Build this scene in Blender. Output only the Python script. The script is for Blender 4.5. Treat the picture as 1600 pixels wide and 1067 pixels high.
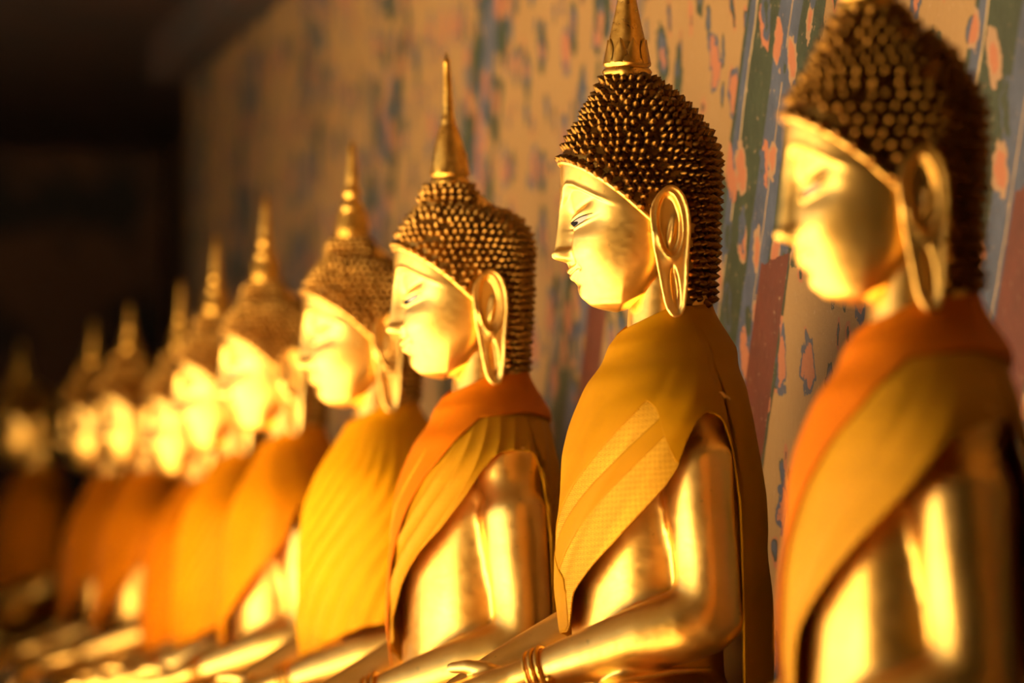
import bpy, bmesh, math, random
import numpy as np
from mathutils import Vector, Matrix

random.seed(7)
rng = np.random.default_rng(7)
for o in list(bpy.data.objects):
    bpy.data.objects.remove(o)
scene = bpy.context.scene
COL = scene.collection

# ------------------------------------------------------------------ camera
FPX = 6000.0                       # focal length in pixels of a 1600 px frame = 135 mm
YAW, PITCH = math.radians(12.39), math.radians(3.02)
EYE = Vector((0.0, 0.0, 0.217))
c_f = Vector((math.sin(YAW) * math.cos(PITCH), math.cos(YAW) * math.cos(PITCH), math.sin(PITCH)))
c_r = Vector((math.cos(YAW), -math.sin(YAW), 0))
c_u = c_r.cross(c_f)
cam_d = bpy.data.cameras.new('camera')
cam_d.sensor_width = 36.0
cam_d.lens = 135.0
cam_d.clip_start = 0.05
cam_d.dof.use_dof = True
cam_d.dof.focus_distance = 6.02
cam_d.dof.aperture_fstop = 2.1
cam = bpy.data.objects.new('camera', cam_d)
COL.objects.link(cam)
cam.matrix_world = Matrix(((c_r.x, c_u.x, -c_f.x, EYE.x), (c_r.y, c_u.y, -c_f.y, EYE.y),
                           (c_r.z, c_u.z, -c_f.z, EYE.z), (0, 0, 0, 1)))
scene.camera = cam


def at(px, py, depth):
    """point in the place seen at a pixel of the photograph at a given distance along the lens axis"""
    return EYE + depth * (c_f + c_r * ((px - 800.0) / FPX) + c_u * ((533.5 - py) / FPX))


# ------------------------------------------------------------------ world, sun, exposure
world = bpy.data.worlds.new('world')
scene.world = world
world.use_nodes = True
bg = world.node_tree.nodes['Background']
bg.inputs[0].default_value = (0.80, 0.86, 1.0, 1)
bg.inputs[1].default_value = 0.7

sun_d = bpy.data.lights.new('sun', 'SUN')
sun_d.energy = 70.0
sun_d.color = (1.0, 0.77, 0.50)
sun_d.angle = math.radians(0.6)
sun = bpy.data.objects.new('sun', sun_d)
COL.objects.link(sun)
SUN_EL, SUN_AZ = math.radians(36.3), math.radians(20)   # azimuth: from the open side, a little from behind the camera
sd = Vector((math.cos(SUN_EL) * math.cos(SUN_AZ), math.cos(SUN_EL) * math.sin(SUN_AZ), -math.sin(SUN_EL)))
sun.rotation_euler = sd.to_track_quat('-Z', 'Y').to_euler()

vs = scene.view_settings
vs.view_transform = 'Standard'
vs.look = 'None'
vs.exposure = 0.0
vs.gamma = 1.0
vs.use_curve_mapping = False
cy = scene.cycles
cy.use_denoising = True
cy.max_bounces = 6
cy.diffuse_bounces = 3
cy.glossy_bounces = 5
cy.sample_clamp_indirect = 6.0


# ------------------------------------------------------------------ helpers
def tag(o, label=None, cat=None, group=None, kind=None):
    if label: o['label'] = label
    if cat: o['category'] = cat
    if group: o['group'] = group
    if kind: o['kind'] = kind
    return o


def mesh_from(name, verts, faces, smooth=True, uv=None):
    me = bpy.data.meshes.new(name)
    me.from_pydata([tuple(v) for v in verts], [], [tuple(f) for f in faces])
    if smooth:
        me.polygons.foreach_set('use_smooth', [True] * len(me.polygons))
    if uv is not None:
        lay = me.uv_layers.new(name='cloth')
        idx = np.empty(len(me.loops), dtype=np.int32)
        me.loops.foreach_get('vertex_index', idx)
        lay.data.foreach_set('uv', np.asarray(uv, dtype=np.float32)[idx].ravel())
    me.update()
    return me


def link(name, me, mat=None, parent=None):
    o = bpy.data.objects.new(name, me)
    COL.objects.link(o)
    if mat is not None and me is not None:
        if not me.materials:
            me.materials.append(mat)
    if parent is not None:
        o.parent = parent
    return o


def smooth_interp(x, xp, fp, sig=None):
    """interpolate a table and round its corners"""
    xp = np.asarray(xp, float); fp = np.asarray(fp, float)
    order = np.argsort(xp); xp = xp[order]; fp = fp[order]
    if sig is None:
        sig = 0.18 * (xp[-1] - xp[0]) / max(1, len(xp) - 1)
    offs = np.array([-1.5, -1, -.5, 0, .5, 1, 1.5]) * sig
    w = np.exp(-0.5 * (offs / sig) ** 2); w /= w.sum()
    x = np.asarray(x, float)
    out = np.zeros_like(x)
    for o_, w_ in zip(offs, w):
        out += w_ * np.interp(x + o_, xp, fp)
    return out


def sstep(a, b, x):
    t = np.clip((x - a) / (b - a), 0, 1)
    return t * t * (3 - 2 * t)


def loc(F, L, z):
    """statue millimetres (forward, towards its left, up; z=0 is the lap) -> local metres, origin on the seat"""
    return np.stack([-np.asarray(F, float), -np.asarray(L, float), np.asarray(z, float) + 140.0], -1) / 1000.0


def grid_faces(nu, nv, wrap=False):
    f = []
    for j in range(nv - 1):
        for i in range(nu if wrap else nu - 1):
            a = j * nu + i
            b = j * nu + (i + 1) % nu
            f.append((a, b, b + nu, a + nu))
    return f


class Build:
    def __init__(self):
        self.v = []; self.f = []

    def add(self, verts, faces):
        o = len(self.v)
        self.v.extend([tuple(p) for p in verts])
        self.f.extend([tuple(i + o for i in f) for f in faces])

    def tube(self, pts, rads, seg=14, squash=None, cap=True, closed=False):
        pts = [Vector(p) for p in pts]
        n = len(pts)
        rings = []
        up = Vector((0, 0, 1))
        for i, p in enumerate(pts):
            if closed:
                d = pts[(i + 1) % n] - pts[i - 1]
            else:
                d = pts[min(i + 1, n - 1)] - pts[max(i - 1, 0)]
            d.normalize()
            ref = up if abs(d.dot(up)) < 0.95 else Vector((1, 0, 0))
            s = d.cross(ref).normalized()
            t = s.cross(d).normalized()
            r = rads[i] if hasattr(rads, '__len__') else rads
            sq = (squash[i] if hasattr(squash, '__len__') else squash) if squash is not None else 1.0
            rings.append([p + s * (r * math.cos(a)) + t * (r * sq * math.sin(a))
                          for a in [2 * math.pi * k / seg for k in range(seg)]])
        verts = [v for rg in rings for v in rg]
        faces = grid_faces(seg, n, True)
        if closed:
            for i in range(seg):
                faces.append(((n - 1) * seg + i, (n - 1) * seg + (i + 1) % seg, (i + 1) % seg, i))
        elif cap:
            # rounded ends
            for end, sgn in ((0, -1), (n - 1, 1)):
                d = (pts[1] - pts[0]).normalized() if end == 0 else (pts[-1] - pts[-2]).normalized()
                r = rads[end] if hasattr(rads, '__len__') else rads
                base = [verts[end * seg + k] for k in range(seg)]
                prev = [end * seg + k for k in range(seg)]
                for a in (0.5, 0.85, 1.0):
                    cc = pts[end] + d * (sgn * r * math.sin(a * math.pi / 2))
                    sc = math.cos(a * math.pi / 2)
                    if a == 1.0:
                        verts.append(cc); ci = len(verts) - 1
                        for k in range(seg):
                            tri = (prev[k], prev[(k + 1) % seg], ci)
                            faces.append(tri if sgn > 0 else tri[::-1])
                    else:
                        cur = []
                        for k in range(seg):
                            verts.append(cc + (base[k] - pts[end]) * sc); cur.append(len(verts) - 1)
                        for k in range(seg):
                            q = (prev[k], prev[(k + 1) % seg], cur[(k + 1) % seg], cur[k])
                            faces.append(q if sgn > 0 else q[::-1])
                        prev = cur
        self.add(verts, faces)

    def box(self, x0, x1, y0, y1, z0, z1):
        v = [(x, y, z) for z in (z0, z1) for y in (y0, y1) for x in (x0, x1)]
        self.add(v, [(0, 2, 3, 1), (4, 5, 7, 6), (0, 1, 5, 4), (2, 6, 7, 3), (0, 4, 6, 2), (1, 3, 7, 5)])

    def ball(self, c, r, nu=18, nv=12):
        c = Vector(c); r = r if hasattr(r, '__len__') else (r, r, r)
        verts = []; faces = []
        for j in range(1, nv):
            th = math.pi * j / nv
            for i in range(nu):
                a = 2 * math.pi * i / nu
                verts.append((c.x + r[0] * math.sin(th) * math.cos(a), c.y + r[1] * math.sin(th) * math.sin(a), c.z + r[2] * math.cos(th)))
        faces += [f[::-1] for f in grid_faces(nu, nv - 1, True)]
        verts.append((c.x, c.y, c.z + r[2])); verts.append((c.x, c.y, c.z - r[2]))
        t, b = len(verts) - 2, len(verts) - 1
        for i in range(nu):
            faces.append((i, (i + 1) % nu, t))
            k = (nv - 2) * nu
            faces.append((k + (i + 1) % nu, k + i, b))
        self.add(verts, faces)

    def mesh(self, name, smooth=True):
        return mesh_from(name, self.v, self.f, smooth)


def remesh(me, voxel, smooth_it=0, smooth_f=0.5):
    o = bpy.data.objects.new('tmp', me)
    COL.objects.link(o)
    m = o.modifiers.new('r', 'REMESH'); m.mode = 'VOXEL'; m.voxel_size = voxel; m.use_smooth_shade = True
    if smooth_it:
        s = o.modifiers.new('s', 'SMOOTH'); s.factor = smooth_f; s.iterations = smooth_it
    dg = bpy.context.evaluated_depsgraph_get()
    out = bpy.data.meshes.new_from_object(o.evaluated_get(dg), depsgraph=dg)
    bpy.data.objects.remove(o)
    return out


def mesh_arrays(me):
    v = np.empty(len(me.vertices) * 3); me.vertices.foreach_get('co', v)
    f = [tuple(p.vertices) for p in me.polygons]
    return v.reshape(-1, 3), f


# ------------------------------------------------------------------ materials
def new_mat(name):
    m = bpy.data.materials.new(name); m.use_nodes = True
    nt = m.node_tree
    return m, nt, nt.nodes['Principled BSDF']


def N(nt, t, **kw):
    n = nt.nodes.new(t)
    for k, v in kw.items():
        if k.startswith('i_'):
            key = k[2:]
            n.inputs[int(key) if key.isdigit() else key.replace('_', ' ')].default_value = v
        else:
            setattr(n, k, v)
    return n


def ramp(nt, fac, stops, interp='LINEAR'):
    r = N(nt, 'ShaderNodeValToRGB'); r.color_ramp.interpolation = interp
    e = r.color_ramp.elements
    while len(e) < len(stops): e.new(0.5)
    for el, (p, c) in zip(e, stops):
        el.position = p; el.color = (*c, 1) if len(c) == 3 else c
    nt.links.new(fac, r.inputs[0])
    return r.outputs[0]


def math_n(nt, op, a, b=None, c=None):
    n = N(nt, 'ShaderNodeMath', operation=op)
    for k, v in enumerate((a, b, c)):
        if v is None: continue
        if isinstance(v, (int, float)): n.inputs[k].default_value = v
        else: nt.links.new(v, n.inputs[k])
    return n.outputs[0]


def mixc(nt, fac, a, b, mode='MIX'):
    n = N(nt, 'ShaderNodeMix', data_type='RGBA', blend_type=mode)
    for s, v in ((n.inputs[0], fac), (n.inputs[6], a), (n.inputs[7], b)):
        if isinstance(v, (int, float)): s.default_value = v
        elif isinstance(v, tuple): s.default_value = (*v, 1) if len(v) == 3 else v
        else: nt.links.new(v, s)
    return n.outputs[2]


def gold_mat(name, c0, c1, r0, r1, bump=0.12, scale=9.0):
    m, nt, p = new_mat(name)
    tc = N(nt, 'ShaderNodeTexCoord')
    n1 = N(nt, 'ShaderNodeTexNoise', i_Scale=scale, i_Detail=5.0, i_Roughness=0.6)
    nt.links.new(tc.outputs['Object'], n1.inputs['Vector'])
    mp = N(nt, 'ShaderNodeMapping'); mp.inputs['Scale'].default_value = (70, 70, 110)
    mp.inputs['Rotation'].default_value = (0.5, 0.9, 0.2)
    nt.links.new(tc.outputs['Object'], mp.inputs['Vector'])
    n2 = N(nt, 'ShaderNodeTexNoise', i_Scale=1.0, i_Detail=4.0)
    nt.links.new(mp.outputs[0], n2.inputs['Vector'])
    n3 = N(nt, 'ShaderNodeTexNoise', i_Scale=70.0, i_Detail=2.0)
    nt.links.new(tc.outputs['Object'], n3.inputs['Vector'])
    col = ramp(nt, n1.outputs[0], [(0.3, c1), (0.62, c0)])
    spot = ramp(nt, n3.outputs[0], [(0.70, (0, 0, 0)), (0.78, (1, 1, 1))])
    col = mixc(nt, math_n(nt, 'MULTIPLY', spot, 0.35), col, tuple(x * 0.35 for x in c1))
    nt.links.new(col, p.inputs['Base Color'])
    rr = N(nt, 'ShaderNodeMapRange'); rr.inputs['To Min'].default_value = r0; rr.inputs['To Max'].default_value = r1
    rr.inputs['From Min'].default_value = 0.3; rr.inputs['From Max'].default_value = 0.7
    nt.links.new(n2.outputs[0], rr.inputs[0]); nt.links.new(rr.outputs[0], p.inputs['Roughness'])
    p.inputs['Metallic'].default_value = 1.0
    b = N(nt, 'ShaderNodeBump', i_Strength=bump, i_Distance=0.002)
    nt.links.new(math_n(nt, 'ADD', n2.outputs[0], n1.outputs[0]), b.inputs['Height'])
    nt.links.new(b.outputs[0], p.inputs['Normal'])
    return m


GOLD = gold_mat('gilded_skin', (0.93, 0.60, 0.15), (0.82, 0.475, 0.085), 0.32, 0.42, 0.10)
GOLD_SPIRE = gold_mat('gilded_spire', (0.78, 0.46, 0.09), (0.50, 0.25, 0.03), 0.25, 0.42, 0.3, 30)
HAIR_DARK = gold_mat('dark_bronze_hair', (0.27, 0.135, 0.022), (0.11, 0.045, 0.007), 0.24, 0.40, 0.2, 30)
HAIR_GOLD = gold_mat('worn_gilt_hair', (0.42, 0.23, 0.045), (0.24, 0.115, 0.02), 0.26, 0.42, 0.2, 30)


def plain(name, c, rough=0.6, metal=0.0):
    m, nt, p = new_mat(name)
    tc = N(nt, 'ShaderNodeTexCoord'); n = N(nt, 'ShaderNodeTexNoise', i_Scale=25.0, i_Detail=4.0)
    nt.links.new(tc.outputs['Object'], n.inputs['Vector'])
    nt.links.new(mixc(nt, n.outputs[0], tuple(x * 0.8 for x in c), tuple(min(1, x * 1.15) for x in c)), p.inputs['Base Color'])
    p.inputs['Roughness'].default_value = rough; p.inputs['Metallic'].default_value = metal
    return m


EYE_WHITE = plain('painted_eye_white', (0.36, 0.35, 0.33), 0.6)
EYE_DARK = plain('painted_pupil', (0.004, 0.004, 0.008), 0.75)
EYE_DARK.node_tree.nodes['Principled BSDF'].inputs['Specular IOR Level'].default_value = 0.1


def cloth_mat(name, c, weave=0.0, sheen=(1.0, 0.62, 0.1), transl=0.10):
    """thin satin; weave > 0 adds a brocade of small squares in gold thread"""
    m, nt, p = new_mat(name)
    tc = N(nt, 'ShaderNodeTexCoord')
    sep = N(nt, 'ShaderNodeSeparateXYZ'); nt.links.new(tc.outputs['UV'], sep.inputs[0])
    fine = N(nt, 'ShaderNodeTexNoise', i_Scale=14.0, i_Detail=3.0)
    nt.links.new(tc.outputs['Object'], fine.inputs['Vector'])
    col = mixc(nt, fine.outputs[0], tuple(x * 0.86 for x in c), tuple(x * 1.1 for x in c))
    # thread relief
    tu = math_n(nt, 'SINE', math_n(nt, 'MULTIPLY', sep.outputs[0], 2 * math.pi / 2.2))
    tv = math_n(nt, 'SINE', math_n(nt, 'MULTIPLY', sep.outputs[1], 2 * math.pi / 2.2))
    hgt = math_n(nt, 'MULTIPLY', tu, tv)
    p.inputs['Roughness'].default_value = 0.52
    p.inputs['Specular IOR Level'].default_value = 0.06
    p.inputs['Sheen Weight'].default_value = 0.0
    p.inputs['Sheen Tint'].default_value = (*sheen, 1)
    if weave:
        P = 9.0
        a = math_n(nt, 'ABSOLUTE', math_n(nt, 'SUBTRACT', math_n(nt, 'FRACT', math_n(nt, 'DIVIDE', sep.outputs[0], P)), 0.5))
        b = math_n(nt, 'ABSOLUTE', math_n(nt, 'SUBTRACT', math_n(nt, 'FRACT', math_n(nt, 'DIVIDE', sep.outputs[1], P)), 0.5))
        mx = math_n(nt, 'MAXIMUM', a, b)
        frame = math_n(nt, 'MULTIPLY', math_n(nt, 'GREATER_THAN', mx, 0.17), math_n(nt, 'LESS_THAN', mx, 0.30))
        grid = math_n(nt, 'GREATER_THAN', mx, 0.43)
        thr = math_n(nt, 'MAXIMUM', frame, grid)
        thr = math_n(nt, 'MULTIPLY', thr, weave)
        col = mixc(nt, thr, mixc(nt, weave, col, mixc(nt, 1.0, col, (0.66, 0.52, 0.45), 'MULTIPLY')), (0.86, 0.50, 0.035))
        nt.links.new(math_n(nt, 'MULTIPLY', thr, 0.30), p.inputs['Metallic'])
        rr = math_n(nt, 'SUBTRACT', 0.52, math_n(nt, 'MULTIPLY', thr, 0.14))
        nt.links.new(rr, p.inputs['Roughness'])
        hgt = math_n(nt, 'ADD', hgt, math_n(nt, 'MULTIPLY', thr, 1.5))
    nt.links.new(col, p.inputs['Base Color'])
    bp = N(nt, 'ShaderNodeBump', i_Strength=0.25, i_Distance=0.0006)
    nt.links.new(hgt, bp.inputs['Height']); nt.links.new(bp.outputs[0], p.inputs['Normal'])
    tr = N(nt, 'ShaderNodeBsdfTranslucent'); nt.links.new(col, tr.inputs[0])
    mx = N(nt, 'ShaderNodeMixShader'); mx.inputs[0].default_value = transl
    nt.links.new(p.outputs[0], mx.inputs[1]); nt.links.new(tr.outputs[0], mx.inputs[2])
    nt.links.new(mx.outputs[0], nt.nodes['Material Output'].inputs[0])
    return m


# ------------------------------------------------------------------ the setting
WALL_X = 1.80
FLOOR_Z = -0.95
PLINTH_Z = -0.34
CEIL_Z = 2.02
EAVE_X = -1.7


def wall_paint():
    """flaking floral painting: tan ground, slanting bands of blue and green, flowers, red panels low down"""
    m, nt, p = new_mat('painted_plaster')
    tc = N(nt, 'ShaderNodeTexCoord')
    sep = N(nt, 'ShaderNodeSeparateXYZ'); nt.links.new(tc.outputs['Object'], sep.inputs[0])
    Y, Z = sep.outputs[1], sep.outputs[2]
    wob = N(nt, 'ShaderNodeTexNoise', i_Scale=7.0, i_Detail=3.0); nt.links.new(tc.outputs['Object'], wob.inputs['Vector'])
    w = math_n(nt, 'MULTIPLY', math_n(nt, 'SUBTRACT', wob.outputs[0], 0.5), 0.10)
    q = math_n(nt, 'ADD', Y, math_n(nt, 'MULTIPLY', Z, 0.5))
    TAN0, TAN1 = (0.43, 0.275, 0.105), (0.33, 0.19, 0.06)
    BLUE, GREEN, SAL, RED = (0.072, 0.092, 0.14), (0.040, 0.056, 0.026), (0.46, 0.17, 0.075), (0.22, 0.045, 0.02)
    gn = N(nt, 'ShaderNodeTexNoise', i_Scale=3.0, i_Detail=8.0, i_Roughness=0.65)
    nt.links.new(tc.outputs['Object'], gn.inputs['Vector'])
    base = mixc(nt, gn.outputs[0], TAN1, TAN0)
    # flowers hanging in the tan ground
    def flowers(sy, sz, off, thr, cols):
        cmb = N(nt, 'ShaderNodeCombineXYZ')
        nt.links.new(math_n(nt, 'ADD', math_n(nt, 'MULTIPLY', math_n(nt, 'ADD', Y, w), sy), off), cmb.inputs[0])
        nt.links.new(math_n(nt, 'MULTIPLY', math_n(nt, 'ADD', Z, w), sz), cmb.inputs[1])
        v = N(nt, 'ShaderNodeTexVoronoi', voronoi_dimensions='2D', i_Scale=1.0, i_Randomness=0.75)
        nt.links.new(cmb.outputs[0], v.inputs['Vector'])
        nf = N(nt, 'ShaderNodeTexNoise', i_Scale=38.0, i_Detail=3.0); nt.links.new(tc.outputs['Object'], nf.inputs['Vector'])
        d = math_n(nt, 'ADD', v.outputs['Distance'], math_n(nt, 'MULTIPLY', math_n(nt, 'SUBTRACT', nf.outputs[0], 0.5), 0.34))
        col = ramp(nt, math_n(nt, 'ADD', math_n(nt, 'DIVIDE', d, thr * 1.05),
                              math_n(nt, 'MULTIPLY', math_n(nt, 'SUBTRACT', N_sep(nt, v.outputs['Color'], 0), 0.5), 0.7)), cols, 'CONSTANT')
        return math_n(nt, 'LESS_THAN', d, thr), col
    m1, c1 = flowers(7.0, 5.0, 0.3, 0.25, [(0.0, SAL), (0.42, BLUE), (0.72, GREEN)])
    m2, c2 = flowers(11.5, 6.5, 4.7, 0.17, [(0.0, BLUE), (0.45, GREEN), (0.75, SAL)])
    base = mixc(nt, m2, base, c2)
    base = mixc(nt, m1, base, c1)
    # slanting bands, one bundle every 1.25 m
    PER = 1.25
    fq = math_n(nt, 'FRACT', math_n(nt, 'DIVIDE', math_n(nt, 'ADD', q, math_n(nt, 'MULTIPLY', w, 0.35)), PER))
    # bundle centred on q = 6.68 -> fraction .344
    band = ramp(nt, fq, [(0.0, (0, 0, 0)), (0.115, GREEN), (0.225, BLUE), (0.270, (0.48, 0.32, 0.14)), (0.276, BLUE),
                         (0.335, GREEN), (0.448, (0.45, 0.33, 0.16)), (0.454, BLUE), (0.485, GREEN), (0.505, (0, 0, 0))], 'CONSTANT')
    bmask = math_n(nt, 'MULTIPLY', math_n(nt, 'GREATER_THAN', fq, 0.115), math_n(nt, 'LESS_THAN', fq, 0.505))
    bn = N(nt, 'ShaderNodeTexNoise', i_Scale=16.0, i_Detail=6.0, i_Roughness=0.7)
    nt.links.new(tc.outputs['Object'], bn.inputs['Vector'])
    band = mixc(nt, 1.0, band, ramp(nt, bn.outputs[0], [(0.25, (0.62, 0.62, 0.62)), (0.75, (1.45, 1.45, 1.45))]), 'MULTIPLY')
    m3, c3 = flowers(9.0, 6.0, 2.2, 0.24, [(0.0, SAL), (0.8, (0.40, 0.25, 0.13))])
    band = mixc(nt, m3, band, c3)
    m4, c4 = flowers(7.0, 4.0, 6.1, 0.15, [(0.0, GREEN), (0.5, BLUE)])
    band = mixc(nt, m4, band, c4)
    far = N(nt, 'ShaderNodeMapRange'); nt.links.new(Y, far.inputs[0])
    far.inputs['From Min'].default_value = 6.9; far.inputs['From Max'].default_value = 7.2
    wear = math_n(nt, 'GREATER_THAN', wob.outputs[0], 0.53)
    keep = math_n(nt, 'SUBTRACT', 1.0, math_n(nt, 'MULTIPLY', far.outputs[0], wear))
    bmask = math_n(nt, 'MULTIPLY', bmask, keep)
    base = mixc(nt, bmask, base, band)
    # red panels, low on the wall
    fr = math_n(nt, 'FRACT', math_n(nt, 'DIVIDE', math_n(nt, 'ADD', Y, math_n(nt, 'MULTIPLY', Z, 0.5)), PER))
    zt = math_n(nt, 'ADD', 0.70, math_n(nt, 'MULTIPLY', w, 0.8))
    rm = math_n(nt, 'MULTIPLY', math_n(nt, 'MULTIPLY', math_n(nt, 'GREATER_THAN', fr, 0.13), math_n(nt, 'LESS_THAN', fr, 0.262)),
                math_n(nt, 'LESS_THAN', Z, zt))
    redc = mixc(nt, bn.outputs[0], (0.05, 0.014, 0.008), (0.21, 0.045, 0.016))
    base = mixc(nt, rm, base, redc)
    # flaking: fine dark cracks and pale loss
    fl = N(nt, 'ShaderNodeTexNoise', i_Scale=55.0, i_Detail=5.0, i_Roughness=0.7)
    nt.links.new(tc.outputs['Object'], fl.inputs['Vector'])
    base = mixc(nt, math_n(nt, 'MULTIPLY', math_n(nt, 'GREATER_THAN', fl.outputs[0], 0.64), 0.75), base, (0.50, 0.35, 0.19))
    base = mixc(nt, math_n(nt, 'MULTIPLY', math_n(nt, 'LESS_THAN', fl.outputs[0], 0.30), 0.8), base, (0.03, 0.02, 0.012))
    base = mixc(nt, 1.0, base, (0.56, 0.54, 0.52), 'MULTIPLY')
    nt.links.new(base, p.inputs['Base Color'])
    p.inputs['Roughness'].default_value = 0.62
    p.inputs['Specular IOR Level'].default_value = 0.3
    b = N(nt, 'ShaderNodeBump', i_Strength=0.45, i_Distance=0.003)
    nt.links.new(math_n(nt, 'ADD', fl.outputs[0], bn.outputs[0]), b.inputs['Height']); nt.links.new(b.outputs[0], p.inputs['Normal'])
    return m


def N_sep(nt, colour, i):
    s = N(nt, 'ShaderNodeSeparateColor'); nt.links.new(colour, s.inputs[0]); return s.outputs[i]


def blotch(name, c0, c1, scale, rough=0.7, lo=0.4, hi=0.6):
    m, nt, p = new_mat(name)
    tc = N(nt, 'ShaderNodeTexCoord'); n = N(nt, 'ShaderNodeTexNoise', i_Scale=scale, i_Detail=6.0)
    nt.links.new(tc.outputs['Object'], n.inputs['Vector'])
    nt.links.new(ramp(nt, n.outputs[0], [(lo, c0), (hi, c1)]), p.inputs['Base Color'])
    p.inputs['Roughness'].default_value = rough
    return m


WALL_END = 13.6


def slab(name, mat, x0, x1, y0, y1, z0, z1):
    b = Build(); b.box(x0, x1, y0, y1, z0, z1)
    o = link(name, b.mesh(name, False), mat)
    tag(o, kind='structure')
    return o


slab('floor', blotch('pale_stone_paving', (0.50, 0.42, 0.30), (0.66, 0.56, 0.42), 1.5), -40.0, 2.3, -20.0, 40.0, FLOOR_Z - 0.2, FLOOR_Z)
slab('wall_right', wall_paint(), WALL_X, WALL_X + 0.4, -6.0, WALL_END, FLOOR_Z, CEIL_Z)
slab('wall_recess', blotch('shade_toned_plaster', (0.05, 0.03, 0.015), (0.09, 0.05, 0.02), 2.0), WALL_X + 0.4, WALL_X + 0.6, WALL_END - 0.2, 18.5, FLOOR_Z, CEIL_Z)  # added corner; its dark colour stands in for the unlit far stretch
slab('wall_end', blotch('shade_toned_painted_boards', (0.006, 0.005, 0.004), (0.075, 0.032, 0.010), 2.6, 0.8, 0.44, 0.56), -1.2, WALL_X + 0.6, 17.6, 18.0, FLOOR_Z, CEIL_Z)  # painted blotches, with the shadow of the gallery's end put into the colour
slab('light_block_left', blotch('light_block_left_dark', (0.10, 0.06, 0.03), (0.16, 0.10, 0.05), 2.0), -1.9, -1.7, 9.5, 18.0, FLOOR_Z, CEIL_Z)  # added out of view: ends the sunlit opening so the far wall darkens
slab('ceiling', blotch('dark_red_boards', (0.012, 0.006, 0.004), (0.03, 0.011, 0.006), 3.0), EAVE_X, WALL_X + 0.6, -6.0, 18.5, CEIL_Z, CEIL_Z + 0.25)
slab('light_block_near', blotch('light_block_near_dark', (0.10, 0.06, 0.03), (0.16, 0.10, 0.05), 2.0), EAVE_X - 0.2, WALL_X + 0.4, -6.2, -6.0, FLOOR_Z, CEIL_Z)  # added behind the camera to keep skylight off the near sides
slab('light_block_front', blotch('light_block_front_dark', (0.10, 0.06, 0.03), (0.16, 0.10, 0.05), 2.0), EAVE_X - 0.2, EAVE_X, -6.2, 3.3, FLOOR_Z, CEIL_Z)  # unseen blocker added to cut light arriving from the left behind the camera
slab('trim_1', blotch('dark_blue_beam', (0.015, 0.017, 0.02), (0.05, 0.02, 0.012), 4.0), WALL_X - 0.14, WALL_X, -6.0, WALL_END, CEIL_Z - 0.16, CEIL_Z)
slab('trim_2', blotch('masonry_ledge', (0.30, 0.20, 0.10), (0.42, 0.30, 0.16), 3.0), 0.98, WALL_X, -6.0, 17.6, FLOOR_Z, PLINTH_Z)

# ------------------------------------------------------------------ head
HZ = [577, 580, 584, 590, 604, 617, 640, 660, 690, 720, 750, 780, 810, 840, 870, 900, 920]
HF = [62, 82, 103, 119, 130, 138, 149, 154, 155, 157, 161, 164, 164, 150, 122, 92, 62]
HB = [20, 12, 6, 0, -10, -25, -45, -55, -64, -70, -74, -75, -75, -64, -36, 0, 26]
HW = [16, 27, 37, 47, 54, 62, 71, 76, 81, 83, 84, 84, 83, 72, 56, 32, 14]


def hs(z, tab):
    k = sstep(585, 610, z)
    return (1 - k) * smooth_interp(z, HZ, tab, 1.6) + k * smooth_interp(z, HZ, tab, 9)


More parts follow.
